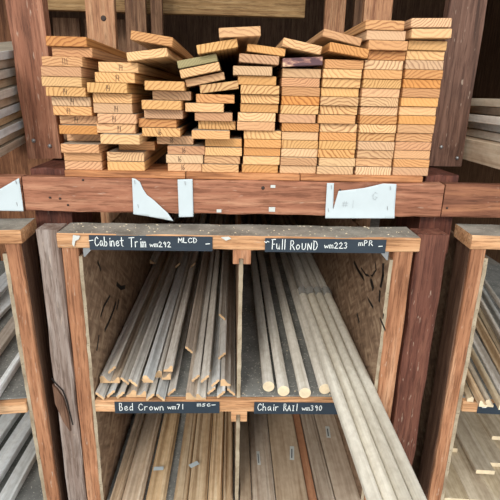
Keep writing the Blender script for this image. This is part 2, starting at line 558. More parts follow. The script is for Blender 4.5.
# the long split low on the grey post: a dark gap with a lifted splinter
pts = [(52, 378), (57, 384), (63, 390), (67, 400), (70, 412), (73, 424)]
w3 = [atY(x, y, LOW_Y) for x, y in pts]
sp = link('split', strokes_mesh([[(v.x - w3[0].x, v.z - w3[0].z) for v in w3]], 0.0032, 0.0004, 'split', 'ink'))
sp.location = w3[0] + Vector((0, -.0022, 0))
local(sp, pl)
poly = [(53, 383), (58, 388), (64, 397), (69, 414), (71, 430), (64, 420), (56, 402)]
bm = bmesh.new()
o0 = atY(60, 400, LOW_Y)
fr = [bm.verts.new((atY(x, y, LOW_Y).x - o0.x, -0.007, atY(x, y, LOW_Y).z - o0.z)) for x, y in poly]
bk = [bm.verts.new((v.co.x, 0.0, v.co.z)) for v in fr]
bm.faces.new(fr)
bm.faces.new(bk[::-1])
for i in range(len(fr)):
    bm.faces.new((fr[i], bk[i], bk[(i + 1) % len(fr)], fr[(i + 1) % len(fr)]))
so = link('splinter', finish(bm, 'splinter', 'side_brown'))
so.location = o0
local(so, pl)

# cross beams nailed over the posts
BY0, BY1 = 1.181, 1.2195
bmain = tag(rough_box('cross_beam', 'beam', -0.512, 0.533, BY0, BY1, 1.213, LEDGE_B, 'X', wob=.0015, n=30, seed=11),
            'reddish brown horizontal beam under the pine board stacks with papers stapled on', 'beam')
bright = tag(rough_box('cross_beam', 'beam_dark', 0.536, 1.6, BY0, BY1, 1.213, LEDGE_B, 'X', wob=.0015, n=20, seed=12),
             'dark red beam butted to the right end of the main cross beam', 'beam')
bleft = tag(rough_box('cross_beam', 'beam', -1.6, -0.515, BY0, BY1, 1.213, LEDGE_B, 'X', wob=.0015, n=20, seed=13),
            'short visible beam end at the far left, mostly under a white paper', 'beam')
for px, py in ((50, 197.5), (60, 198.5), (68, 205), (447, 208), (83, 180), (340, 190)):
    disc('nail_head', 'rust', 0.003, 0.0015, atY(px, py, BY0 - .0012), bmain if px < 443 else bright, 8)
kn = disc('knot', 'rust', 0.0045, 0.0006, atY(263, 188, BY0 - .0012), bmain, 10)
for px, py, sw, sh in ((219, 211, .012, .008), (272, 209.5, .016, .012), (273, 186.5, .012, .007)):
    p = atY(px, py, BY0 - .002)
    local(box('paint_fleck', 'sticker', p.x - sw / 2, p.x + sw / 2, p.y, p.y + .0012, p.z - sh / 2, p.z + sh / 2, bev=.0003), bmain)

# shelf boards on top of the beam
for x0, x1, lab in ((-0.412, -0.117, 'left shelf plank lying flat on the beam below the leftmost boards'),
                    (-0.115, 0.168, 'middle shelf plank lying flat on the beam below the central stacks'),
                    (0.170, 0.480, 'right shelf plank lying flat on the beam below the tidy right stacks')):
    tag(box('shelf_plank', 'ledge', x0, x1, 1.192, 1.335, LEDGE_B + .0005, LEDGE_T), lab, 'plank')
# bearers further back that carry the long boards
for k, y in enumerate((3.2, 4.9)):
    tag(box('rear_bearer', 'back_brown', -1.6, 1.6, y, y + .09, 1.2, LEDGE_T - .0005),
        ['horizontal bearer under the middle of the long pine boards', 'horizontal bearer under the far ends of the long pine boards'][k], 'beam')

# ------------------------------------------------------------------ papers stapled to the beam
def paper(pxs, label, curl=None, staples=(), marks=None):
    c = [atY(x, y, BY0 - .0035) for x, y in pxs]
    cx = sum(v.x for v in c) / len(c)
    zb = min(v.z for v in c)
    pts = [Vector((v.x - cx, v.z - zb)) for v in c]
    ne = len(pts)
    dense = []
    for a, b in zip(pts, pts[1:] + pts[:1]):
        k = max(1, int((b - a).length / .006))
        dense += [a + (b - a) * (i / k) for i in range(k)]
    nb = len(dense)
    gx = [min(p.x for p in pts) + .003 + .006 * i for i in range(40)]
    gz = [.003 + .006 * i for i in range(20)]
    inner = [Vector((x, z)) for x in gx for z in gz if x < max(p.x for p in pts) and z < max(p.y for p in pts)]
    vo, eo, fo, _, _, _ = delaunay_2d_cdt(dense + inner, [(i, (i + 1) % nb) for i in range(nb)], [], 1, 1e-5)
    bm = bmesh.new()
    bv = [bm.verts.new((v.x, 0, v.y)) for v in vo]
    for f in fo:
        bm.faces.new([bv[i] for i in f])
    for v in [v for v in bm.verts if not v.link_faces]:
        bm.verts.remove(v)
    zt = max(v.co.z for v in bm.verts)
    for v in bm.verts:
        if curl:
            v.co.y -= curl(v.co.x, v.co.z / zt)
    bmesh.ops.recalc_face_normals(bm, faces=bm.faces[:])
    geo = bmesh.ops.solidify(bm, geom=bm.faces[:], thickness=0.0005)
    t = thing('paper_notice', label, 'paper', (cx, BY0 - .0035, zb))
    link('sheet', finish(bm, 'sheet', 'paper', smooth=True), t)
    for px, py in staples:
        p = atY(px, py, BY0 - .0035)
        link('staple', strokes_mesh([[(0, .004), (.0015, -.004)]], .0012, .0015, 'staple', 'steel'), t, (p.x - cx, -.0008, p.z - zb))
    for mk in marks or ():
        link('pencil_writing', strokes_mesh(write([mk]), .0016, .0004, 'pencil_writing', 'faint'), t, (0, -.0008, 0))
    return t


paper([(-30, 205), (0, 189), (19, 178), (24, 211), (-30, 210)], 'white paper with a slanted top on the beam at the far left edge',
      lambda x, s: 0.006 * max(0, .5 - s) ** 1.5, [(16, 182), (17, 204)])
paper([(132, 178), (136, 179), (140, 182), (143, 189), (147, 195), (154, 200), (162, 207), (168, 212), (174, 220), (133.5, 214)],
      'torn triangular white paper scrap with a curled tip on the beam', lambda x, s: 0.012 * max(0, x + .0) / .08 + .004 * max(0, .5 - s),
      [(134.5, 182), (138, 206)])
paper([(177.5, 179.5), (192.5, 179), (193.5, 216.5), (179, 217)], 'narrow upright strip of white paper on the beam',
      lambda x, s: .01 * max(0, .35 - s) ** 1.3, [(185, 183)])
paper([(327, 183), (334, 183), (333, 210), (338.5, 191), (352, 189.5), (364, 188), (375, 185.5), (383, 183.5), (396.5, 184), (394, 218), (325, 218)],
      'wide white paper with a torn left strip and faint number on the beam', lambda x, s: .016 * max(0, .28 - s) ** 1.2,
      [(331, 187), (390, 188), (387, 208), (328, 210)], [('#', -.034, .028, .017, .018), ('1', -.014, .028, .017, .018), ('G', .04, .05, .016, .018)])

# ------------------------------------------------------------------ pine boards in nine stacks
BW = 0.0905
PNAME = ['leftmost stack', 'second stack from the left', 'third stack from the left', 'fourth stack from the left', 'middle stack',
         'sixth stack from the left', 'seventh stack from the left', 'second stack from the right', 'rightmost stack']
# per stack: pixel (x, y) of the top of the level rows, row list of (left px, right px, reach of the end towards the viewer, pencil mark)
A_ = [(44.4, 87.6, .02, ''), (49.5, 94, .01, ''), (39.6, 83.6, .03, '111'), (38.8, 82.5, .03, ''), (38.8, 83, .03, ''), (44.7, 87.3, .02, '14'),
      (50, 90.8, .01, '14'), (51.6, 92, .01, '14'), (59.6, 97.5, -.02, '14'), (59.3, 98.5, .01, ''), (66, 104, -.05, ''), (58, 98, .015, ''),
      (62.8, 100.4, 0, ''), (64, 103.6, 0, '')]
B_ = [(96, 140, .02, '14'), (93, 137, .02, '14'), (86, 128.6, .03, '14'), (91.8, 133.4, .01, ''), (93, 133.4, .01, '14'), (96.6, 137.5, .02, '14'),
      (94, 135.4, .02, '14'), (100, 141, .045, ''), (117, 156, -.04, ''), (107, 144, 0, ''), (107, 145, .005, '')]
C_ = [(143.6, 185.5, .03, ''), (151.7, 191.3, .0, ''), (139.5, 183, .04, ''), (141.4, 184.8, .02, ''), (136, 178.4, .01, ''), (140.8, 180.8, .01, '16'),
      (159, 197, -.03, '18'), (168, 205, 0, '16'), (166, 203, .005, '16'), (168, 201.5, 0, '16')]
D_ = [(195, 235.6, .01, ''), (184.7, 224, .02, ''), (194.8, 232.4, .01, ''), (198, 236, -.01, ''), (188, 227.6, .025, ''), (204.4, 242, -.01, ''),
      (205, 242, 0, ''), (204, 240, 0, ''), (202, 238.8, 0, '')]
E_ = [(232.4, 273, .02, ''), (238, 276.4, .01, ''), (240, 280, .015, ''), (240.4, 280, .01, ''), (240, 278.8, .0, ''), (238, 275.6, .01, ''),
      (237, 275, .01, ''), (243.6, 281.5, 0, ''), (244, 281.5, 0, ''), (243.6, 281, 0, ''), (242.5, 280.4, 0, ''), (242, 278, 0, '')]
F_ = [(282.5, 321.5, .01, ''), (282, 320, .01, ''), (282, 320, .005, ''), (281.8, 319.5, .005, ''), (283, 320.5, .01, ''), (280, 316, .01, ''),
      (282, 319, 0, ''), (282, 318.5, 0, ''), (281.8, 318.5, 0, ''), (281.5, 318, 0, ''), (280.5, 317, 0, ''), (280, 316.5, 0, '')]
G_ = [(323, 365, .01, ''), (322.5, 362.5, .01, ''), (322, 361.5, .005, ''), (321, 360, .0, ''), (320.5, 359, .01, ''), (320, 358.5, .005, ''),
      (317, 354, .015, ''), (320, 357.5, 0, ''), (319.5, 357, 0, ''), (319, 356.5, 0, ''), (318, 355, 0, ''), (319, 355.5, .0, ''), (317, 354, .005, '')]
H_ = [(366, 405, .03, ''), (366.5, 405.5, .02, ''), (368, 408, .02, ''), (369, 406.5, .01, ''), (365, 404, .01, ''), (364, 403, .01, ''),
      (363, 402, .005, ''), (362, 401, .005, ''), (361, 400, .01, ''), (360.5, 398.5, .0, ''), (360, 398, .005, ''), (359, 397, .0, ''),
      (358.5, 396.5, .0, ''), (357.5, 395.5, 0, ''), (357, 394.5, 0, ''), (355.5, 393.5, 0, ''), (354.5, 392.5, .0, '')]
I_ = [(408, 449, .01, ''), (407, 447, .005, ''), (406, 445.5, .005, ''), (405.5, 445, .01, ''), (404.5, 443.5, 0, ''), (402.5, 442, .005, ''),
      (401.5, 440.5, 0, ''), (400.5, 439.5, 0, ''), (399, 438, 0, ''), (398, 437, 0, ''), (397, 436, 0, ''), (396, 435, 0, ''),
      (395.5, 433.5, 0, ''), (394.5, 432, 0, ''), (393.5, 430.5, 0, '')]
PILES = [(A_, 66, 36.4), (B_, 118, 62), (C_, 165, 81), (D_, 215, 94), (E_, 253, 66), (F_, 302, 68.3), (G_, 344, 59.4), (H_, 386, 21), (I_, 428, 40.3)]
# tilted boards lying on the stacks: stack index, four corners (left top, right top, right bottom, left bottom), reach, material
LOOSE = [
    (1, [(128.8, 29), (174.7, 37), (173.6, 47), (128.8, 39.4)], .05, 'pine', 'tilted right side down, lying loose above the second stack from the left'),
    (1, [(124, 52.2), (169, 46.4), (170, 56.4), (126, 61.6)], .04, 'pine', 'tilted left side down on top of the second stack from the left'),
    (3, [(218.8, 27.2), (261, 25.4), (261, 35.8), (219, 37.8)], .05, 'pine', 'highest and nearly level on top of the fourth stack from the left'),
    (3, [(195.6, 44.3), (237, 37.3), (239, 47), (197, 54.4)], .04, 'pine', 'steeply tilted, second down on the fourth stack from the left'),
    (3, [(176.7, 60), (216.4, 52.8), (218, 61), (178, 69)], .02, 'pine_green', 'mossy green and rough sawn, tilted on the fourth stack from the left'),
    (3, [(177.7, 69.3), (221, 60.8), (222, 69.6), (179.6, 79)], .03, 'pine', 'tilted just below the mossy green board'),
    (3, [(184.7, 79), (223.6, 71), (225, 79.5), (186.5, 87)], .01, 'pine', 'brownish and tilted, second below the mossy green board'),
    (3, [(199.3, 84.8), (238, 79.7), (239, 88.8), (200.4, 93.4)], .01, 'pine', 'slightly tilted, lowest tilted one on the fourth stack from the left'),
    (4, [(248.4, 42.4), (286.8, 48.8), (284.5, 56), (247, 51.5)], .02, 'pine', 'tilted right side down at the top of the middle stack'),
    (4, [(238.8, 52.5), (280.4, 56), (279.6, 65), (238, 62)], .02, 'pine', 'slightly tilted, second from the top of the middle stack'),
    (5, [(283, 36.5), (322, 45.5), (320.4, 54.8), (282, 46)], .03, 'pine', 'tilted right side down on top of the sixth stack from the left'),
    (5, [(282.8, 57.6), (322.8, 56), (322.8, 65), (282.8, 66.8)], .02, 'pine_stain', 'purple stained, second from the top of the sixth stack from the left'),
    (6, [(322.8, 27.2), (362.5, 38.2), (361, 46.2), (321.5, 36.2)], .01, 'pine', 'uppermost and tilted right side down above the seventh stack from the left'),
    (6, [(329, 41), (368.6, 48.6), (367.6, 58.4), (328.6, 51)], .03, 'pine', 'tilted, resting on the level rows of the seventh stack from the left'),
    (8, [(410, 17.5), (452, 17.3), (452, 27.3), (410, 27.4)], .03, 'pine', 'topmost and pale on the rightmost stack'),
    (8, [(410, 28), (452.5, 28), (452.5, 38), (410, 38.2)], .03, 'pine', 'orange, second from the top of the rightmost stack, above a dark gap'),
]
Y_END = 1.202
loose_n = [sum(1 for l in LOOSE if l[0] == i) for i in range(9)]
MESH = {}


def board_mesh(wd, th, L, mat):
    key = (round(wd, 4), round(th, 4), L, mat)
    if key not in MESH:
        bm = box_bm(-wd / 2, wd / 2, 0, L, 0, th, .0011)
        MESH[key] = finish(bm, 'board', [mat, 'pine_dust'], 1)
    return MESH[key]


recs = []
for pi, (rows, tx, ty) in enumerate(PILES):
    zt = atY(tx, ty, Y_END - .01).z
    th = (zt - LEDGE_T) / len(rows)
    n = len(rows)
    for k, (x0, x1, reach, mk) in enumerate(rows):
        z0 = LEDGE_T + th * (n - 1 - k)
        Y = Y_END - reach
        cpx = (x0 + x1) / 2
        cy = (36 if pi == 0 else ty) + (k + .5) * (172 - ty) / n
        X = atY(cpx, cy, Y)
        wd = min(BW, max(.084, (atY(x1, cy, Y) - atY(x0, cy, Y)).x))
        recs.append(dict(pi=pi, k=k, x=X.x, z=z0, th=th, Y=Y, mk=mk, w=wd))
for it in range(60):                                   # neighbours in a row may touch but not overlap
    for i, a in enumerate(recs):
        for b in recs[i + 1:]:
            if a['pi'] == b['pi'] or abs(a['pi'] - b['pi']) > 1:
                continue
            if min(a['z'] + a['th'], b['z'] + b['th']) - max(a['z'], b['z']) > .0004:
                ov = (a['w'] + b['w']) / 2 + .0006 - abs(a['x'] - b['x'])
                if ov > 0:
                    s = 1 if b['x'] > a['x'] else -1
                    a['x'] -= s * ov / 2
                    b['x'] += s * ov / 2
for r in recs:
    r['x'] = min(max(r['x'], -0.412 + r['w'] / 2 if r['z'] < 1.36 else -1), .495 - r['w'] / 2)
rnd = random.Random(5)
for r in recs:
    n = len(PILES[r['pi']][0])
    L = 4.27 if r['pi'] < 2 else 4.6
    num = r['k'] + 1 + loose_n[r['pi']]
    me = board_mesh(r['w'], r['th'] - .0009, L, 'pine')
    lab = 'pine board, %s from the top of the %s' % (ORD[num], PNAME[r['pi']])
    if num == 1:
        lab = 'pine board at the very top of the %s' % PNAME[r['pi']]
    if r['k'] == n - 1:
        lab = 'pine board at the bottom of the %s' % PNAME[r['pi']]
    if r['mk']:
        lab += ', pencilled ' + r['mk']
    o = tag(link('pine_board', me, None, (r['x'], r['Y'] + rnd.uniform(-.004, .004), r['z'])), lab, 'board', 'pine boards stacked on the beam')
    if r['mk']:
        cw = .0085
        tx = rnd.uniform(-.01, .012) - len(r['mk']) * cw / 2
        link('pencil_mark', strokes_mesh(write([(r['mk'], tx, .004, cw, .013)]), .0011, .0003, 'pencil_mark', 'pencil'), o, (0, -.0001, 0))
for pi, q, reach, mat, desc in LOOSE:
    Y = Y_END - reach
    c = [atY(x, y, Y) for x, y in q]
    wd = min(.0925, max(.084, ((c[1] - c[0]).length + (c[2] - c[3]).length) / 2))
    ang = math.atan2((c[1].z - c[0].z + c[2].z - c[3].z), (c[1].x - c[0].x + c[2].x - c[3].x))
    mid = (c[2] + c[3]) / 2
    th_ = min(.0215, max(.016, ((c[0].z - c[3].z) + (c[1].z - c[2].z)) / 2 * .94 * math.cos(ang)))
    me = board_mesh(round(wd, 3), round(th_, 4), 4.2, mat)
    tag(link('pine_board', me, None, mid, (0, -ang, 0)), 'pine board ' + desc, 'board', 'pine boards stacked on the beam')

# ------------------------------------------------------------------ middle moulding rack
RY = 1.08
rack = thing('moulding_rack', 'wooden bin rack in the centre with four black handwritten labels', 'rack', (0.02, RY, 0))


def rp(name, mats, *a, **k):
    p = k.pop('parent', rack)
    return local(box(name, mats, *a, **k), p)


DEEP = 3.9
SH_T, SH_B = 0.735, 0.700
LOW_T = 0.385
local(rough_box('top_rail', ['orange_x', 'cap_dust'], -0.405, 0.449, RY, RY + .105, 1.150, 1.185, 'X', wob=.0012, n=24, top=1, seed=21), rack)
local(rough_box('upright', 'orange', -0.398, -0.361, RY + .004, RY + .09, 0, 1.1495, 'Z', wob=.0012, n=20, seed=22), rack)
local(rough_box('upright', 'orange', 0.391, 0.437, RY + .004, RY + .09, 0, 1.1495, 'Z', wob=.0012, n=20, seed=23), rack)


def panel(name, x0, x1, z0, z1, y0, y1, parent):
    """strand board with a ragged pale front edge"""
    rnd = random.Random(int(abs(x0) * 1000))
    bm = bmesh.new()
    n = 60
    a, b, c, d = [], [], [], []
    for k in range(n + 1):
        z = z0 + (z1 - z0) * k / n
        j = rnd.uniform(-.0012, .0012)
        a.append(bm.verts.new((x0 + rnd.uniform(-.0006, .0006), y0 + j, z)))
        b.append(bm.verts.new((x1 + rnd.uniform(-.0007, .0007), y0 + j + rnd.uniform(-.001, .001), z)))
        c.append(bm.verts.new((x1, y1, z)))
        d.append(bm.verts.new((x0, y1, z)))
    for k in range(n):
        for p, q in ((a, b), (b, c), (c, d), (d, a)):
            bm.faces.new((p[k], q[k], q[k + 1], p[k + 1]))
    bm.faces.new((a[0], d[0], c[0], b[0]))
    bm.faces.new((a[n], b[n], c[n], d[n]))
    me = finish(bm, name, ['osb', 'osb_edge'])
    for p in me.polygons:
        if p.normal.y < -.6:
            p.material_index = 1
    o = link(name, me)
    return local(o, parent) if parent else o


panel('side_panel', -0.361, -0.3525, 0.0, 1.128, RY + .006, DEEP, rack)
pan_r = panel('side_panel', 0.382, 0.391, 0.0, 1.128, RY + .006, DEEP, rack)
panel('divider_panel', 0.018, 0.028, 0.0, 1.128, RY + .012, DEEP, rack)


def notched(name, x0, x1, z0, z1, nx0, nx1, nz, mats):
    prof = [(x0, z1), (x0, z0), (nx0, z0), (nx0, nz), (nx1, nz), (nx1, z0), (x1, z0), (x1, z1)]
    o = link(name, prism(prof, RY + .001, RY + .05, name, mats))
    return local(o, rack)


notched('divider_block', .003, .046, 1.115, 1.1498, .0175, .0285, 1.129, 'orange')
notched('divider_block', .004, .046, .668, SH_B - .0005, .0175, .0285, .69, 'orange_x')
for x0, x1 in ((-0.3505, .0175), (.0285, .3795)):
    rp('shelf', 'shelf', x0, x1, RY + .02, DEEP, SH_T - .02, SH_T)
    rp('lower_shelf', 'shelf', x0, x1, RY + .02, DEEP, LOW_T - .02, LOW_T)
    rp('lower_rail', 'orange_x', x0, x1, RY, RY + .0195, LOW_T - .035, LOW_T)
rail = local(rough_box('shelf_rail', 'orange_x', -0.3505, .3795, RY - .002, RY + .0195, SH_B, SH_T - .001, 'X', wob=.0008, n=16, seed=25), rack)
# small steel corner pieces under the top rail
for x0, s in ((-.351, 1), (.380, -1)):
    bm = bmesh.new()
    pr_ = [(0, 0), (0, -.024), (.003 * s, -.024), (.022 * s, -.003), (.022 * s, 0)]
    o = link('corner_bracket', prism(pr_, RY + .012, RY + .016, 'corner_bracket', 'steel'))
    o.location = (x0, 0, 1.149)
    local(o, rack)
# torn white paper scraps left on the top rail
for px, py, poly in ((73.5, 240, [(0, .012), (.016, .010), (.012, .002), (.004, -.002), (.0, -.016), (-.004, -.01)]),
                     (226, 239, [(-.012, .004), (.006, .006), (.012, .001), (.0, -.004)])):
    p = atY(px, py, RY - .003)
    bm = bmesh.new()
    fr = [bm.verts.new((x, -.0008, z)) for x, z in poly]
    bk = [bm.verts.new((x, .0008, z)) for x, z in poly]
    bm.faces.new(fr)
    bm.faces.new(bk[::-1])
    for i in range(len(fr)):
        bm.faces.new((fr[i], bk[i], bk[(i + 1) % len(fr)], fr[(i + 1) % len(fr)]))
    o = link('paper_scrap', finish(bm, 'paper_scrap', 'sticker'))
    o.location = p
    local(o, rack)


def label(pa, pb, z0, z1, words, desc, y, tilt=0.0, zoff=0.0):
    a, b = atY(pa[0], pa[1], y), atY(pb[0], pb[1], y)
    o = link('label_strip', finish(box_bm(0, b.x - a.x, 0, .0012, 0, z1 - z0, .0003), 'label_strip', 'label'))
    o.location = (a.x, y, z0 + zoff)
    o.rotation_euler = (0, tilt, 0)
    o['label'] = desc
    local(o, rack)
    W = b.x - a.x
    ws = [(t, fx * W, fz * (z1 - z0), cw, ch) for t, fx, fz, cw, ch in words]
    for one in ws:
        link('lettering', strokes_mesh(write([one]), .0017, .0004, 'lettering', 'chalk'), o, (0, -.00005, 0))
    return o


label((89, 240), (212.5, 242), 1.1475, 1.1835, [('-', .0, .25, .012, .03), ('Cabinet', .045, .28, .0105, .022), ('Trim', .325, .24, .0112, .023),
      ('wm292', .49, .27, .0100, .0125), ('MLCD', .72, .58, .0115, .0115), ('-', .945, .3, .012, .016)],
      'black label strip handwritten Cabinet Trim wm292 MLCD', RY - .0035)
label((265, 245), (386, 246), 1.1475, 1.1815, [('~', .0, .5, .012, .016), ('Full', .055, .22, .0108, .024), ('RoUND', .205, .2, .0137, .022),
      ('wm223', .49, .34, .0114, .0145), ('mPR', .77, .56, .0120, .0125), ('-', .94, .3, .011, .016)],
      'black label strip handwritten Full Round wm223 mPR', RY - .0035)
label((114.5, 405), (219.5, 405), .699, .7345, [('Bed', .04, .26, .0132, .022), ('Crown', .225, .28, .0137, .020), ('wm71', .505, .38, .0114, .0145),
      ('msc', .785, .62, .0125, .0135), ('-', .925, .55, .012, .014)], 'black label strip handwritten Bed Crown wm71 msc', RY - .006)
label((254, 407), (341, 409), .6975, .7335, [('Chair', .04, .3, .0128, .021), ('RAIl', .335, .3, .0108, .021), ('wm390', .55, .34, .0110, .0155),
      ("'", .955, .6, .01, .012)], 'black label strip handwritten Chair Rail wm390', RY - .006, 0.012)

# black scorch-like ink marks on the right side panel
def on_right(px, py):
    d = fwd + rt * ((px - 250) / F_PX) - up * ((py - 250) / F_PX)
    return CAM + d * (.3815 / d.x)


def on_left(px, py):
    d = fwd + rt * ((px - 250) / F_PX) - up * ((py - 250) / F_PX)
    return CAM + d * (-.3520 / d.x)


def panel_marks(lines, fn, sgn, wd, parent):
    for ln, wdt in zip(lines, wd):
        bm = bmesh.new()
        p = [fn(*q) for q in ln]
        for a, b in zip(p, p[1:]):
            d = (b - a)
            nrm = Vector((0, -d.z, d.y)).normalized() * wdt / 2
            e = d.normalized() * wdt * .3
            q = [a - e + nrm, a - e - nrm, b + e - nrm, b + e + nrm]
            f = [bm.verts.new(v) for v in q]
            g = [bm.verts.new(v + Vector((sgn * .0005, 0, 0))) for v in q]
            bm.faces.new(f)
            bm.faces.new(g[::-1])
            for i in range(4):
                bm.faces.new((f[i], g[i], g[(i + 1) % 4], f[(i + 1) % 4]))
        local(link('ink_mark', finish(bm, 'ink_mark', 'ink')), parent)


panel_marks([[(354, 262), (358, 270), (363, 278), (366, 290), (369, 300), (373, 307)], [(361, 268), (366, 275), (372, 276), (376, 270), (375, 262)],
             [(383, 265), (383, 275), (380, 290), (379, 303), (381, 312), (383, 316)], [(371, 280), (373, 288)], [(380, 318), (385, 330)],
             [(357, 314), (359, 322)]],
            on_right, 1, [.011, .006, .014, .018, .007, .010], rack)
panel_marks([[(117, 284), (121, 288), (125, 287)], [(110, 296), (104, 306), (101, 316)], [(116, 303), (113, 312), (109, 322), (105, 330)],
             [(119, 300), (117, 309)], [(98, 262), (101, 270)], [(99, 336), (97, 350)]], on_left, -1, [.014, .008, .010, .010, .008, .008], rack)

# ------------------------------------------------------------------ mouldings
PR = {
    'cove': [(-.016, 0), (.016, 0), (.016, .006), (.011, .007), (.006, .010), (.001, .016), (-.003, .021), (-.010, .022), (-.016, .018)],
    'ogee': [(-.015, 0), (.015, 0), (.015, .016), (.010, .019), (.005, .015), (.0, .009), (-.006, .006), (-.012, .007), (-.015, .005)],
    'bead': [(-.012, 0), (.012, 0), (.012, .010), (.009, .015), (.003, .017), (-.001, .013), (-.006, .012), (-.012, .009)],
    'casing': [(-.0135, 0), (.0135, 0), (.0135, .006), (.0125, .0115), (.0095, .0160), (.005, .0195), (.0, .0205), (-.005, .0195), (-.0095, .0160), (-.0125, .0115), (-.0135, .006)],
    'crown': [(-.042, 0), (.042, 0), (.042, .010), (.036, .012), (.032, .019), (.020, .021), (.006, .016), (-.010, .016), (-.024, .024), (-.032, .025), (-.036, .016), (-.042, .013)],
    'chair': [(-.038, 0), (.038, 0), (.038, .012), (.034, .016), (.024, .017), (.018, .021), (-.012, .021), (-.018, .017), (-.030, .017), (-.038, .012)],
    'flat': [(-.04, 0), (.04, 0), (.04, .0125), (.037, .014), (-.037, .014), (-.04, .0125)],
    'strip': [(-.01, 0), (.01, 0), (.01, .010), (.008, .012), (-.008, .012), (-.01, .010)],
}
NS = 20
PR['round'] = [(.0158 * math.cos(k * 2 * math.pi / NS), .0158 + .0158 * math.sin(k * 2 * math.pi / NS)) for k in range(NS)]
PM = {}


def pmesh(kind, L, mat, endm, sx=1.0, flip=False, sz=1.0):
    key = (kind, L, mat, endm, sx, flip, sz)
    if key not in PM:
        prof = [(x * sx * (-1 if flip else 1), z * sz) for x, z in PR[kind]]
        if flip:
            prof = prof[::-1]
        PM[key] = prism(prof, 0, L, kind, [mat, endm], 1, kind == 'round')
    return PM[key]


def moulding(name, kind, mat, endm, loc, L, label, cat, group, yaw=0.0, pitch=0.0, sx=1.0, flip=False, roll=0.0, sz=1.0):
    o = link(name, pmesh(kind, L, mat, endm, sx, flip, sz), None, loc)
    o.rotation_euler = (pitch, roll, yaw)
    return tag(o, label, cat, group)


# cabinet trim, upper left compartment
def thick(line, t):
    """a thin wavy section: a centre line given a thickness"""
    up_, dn = [], []
    for k, (x, z) in enumerate(line):
        a = line[max(0, k - 1)]
        b = line[min(len(line) - 1, k + 1)]
        dx, dz = b[0] - a[0], b[1] - a[1]
        L = math.hypot(dx, dz)
        up_.append((x - dz / L * t / 2, z + dx / L * t / 2))
        dn.append((x + dz / L * t / 2, z - dx / L * t / 2))
    return dn + up_[::-1]


PR['wave'] = thick([(-.0130, .003), (-.0085, .0035), (-.0055, .008), (-.001, .0105), (.0035, .013), (.006, .0175), (.0095, .0185), (.0125, .018)], .0068)
PR['hook'] = thick([(-.0125, .016), (-.010, .010), (-.006, .0045), (-.001, .0035), (.0045, .0045), (.008, .009), (.0105, .016), (.0125, .017)], .0068)
for k in ('wave', 'hook'):
    zmin = min(z for x, z in PR[k])
    PR[k] = [(x, z - zmin) for x, z in PR[k]]
LV = [SH_T + .0006, SH_T + .0225, SH_T + .0445]
TM = ['trim', 'trim_blue', 'trim', 'trim_brown', 'trim']
LAYER = ['bottom layer', 'second layer', 'top layer', 'set far back']
rnd = random.Random(3)
TR = [[], [], [], []]
for i in range(14):
    if i != 8:
        TR[0].append((-.3375 + .0262 * i, RY - .006 + rnd.uniform(0, .03)))
for i in range(13):
    if i not in (7, 8):
        TR[1].append((-.334 + .0268 * i + rnd.uniform(-.0005, .0005), RY + rnd.uniform(.0, .07) + (.05 if i in (5, 10) else 0)))
for px, py in ((112, 371), (133, 384), (148, 380), (168, 369), (189, 351), (205, 380), (222, 357)):
    p = atZ(px, py, LV[2] + .008)
    TR[2].append((max(-.338, min(p.x, .0005)), p.y))
for px, py in ((178, 266), (193, 266), (222, 318), (150, 262)):
    p = atZ(px, py, LV[2] + .03)
    TR[3].append((max(-.338, min(p.x, .0005)), p.y))
for lv in range(4):
    row = sorted(TR[lv])
    for i, (x, y) in enumerate(row):
        kind = ['wave', 'cove', 'wave', 'ogee', 'wave'][(i * 2 + lv) % 5]
        z = LV[lv] if lv < 3 else LV[2] + .022
        moulding('trim_moulding', kind, TM[(i + lv * 2) % 5], 'end', (x, y, z), 2.6 if lv < 3 else 1.5,
                 'thin grey trim above the Bed Crown label, %s from left, %s' % (ORD[i + 1], LAYER[lv]), 'moulding',
                 'trim mouldings in the upper left compartment', flip=bool((i + lv) % 3 == 0), sx=.83)

# full round rods
for i, (px, py) in enumerate(((268.6, 386.5), (283.6, 391), (305, 393), (325, 389))):
    p = atZ(px, py, SH_T + .0165)
    moulding('round_rod', 'round', 'round', 'end_pale', (p.x, p.y, SH_T + .0005), 2.6,
             ['leftmost', 'second from the left', 'third from the left', 'rightmost'][i] + ' of the four long round rods with pale cut ends', 'rod',
             'full round rods on the shelf')
for i, x in enumerate((.2895, .3225, .3555)):
    for lv in (0, 1):
        moulding('round_rod', 'round', 'round', 'end_pale', (x + (.009 if lv else 0), [1.12, 1.53][lv], SH_T + .0005 + lv * .0318), 2.3,
                 ['left', 'middle', 'right'][i] + ' rod of the %s layer beneath the wrapped pale bundle' % ['lower', 'upper'][lv], 'rod', 'full round rods on the shelf')
# wrapped bundle that sticks out over the shelf edge, its back end propped on the rods
pit, yawb, BY = math.radians(5.28), math.radians(2.18), .56
for i in range(4):
    xb = .2603 + .0148 + .0295 * i + .038 * (1.08 - BY)
    moulding('casing_strip', 'casing', 'bundle', 'end_pale', (xb, BY, .7705 - (1.08 - BY) * math.tan(pit)), 1.06,
             ['leftmost', 'second from the left', 'third from the left', 'rightmost'][i] + ' pale rounded strip of the bundle jutting out to the lower right', 'moulding',
             'pale strips jutting out of the rack', yaw=yawb, pitch=pit, sx=1.085)
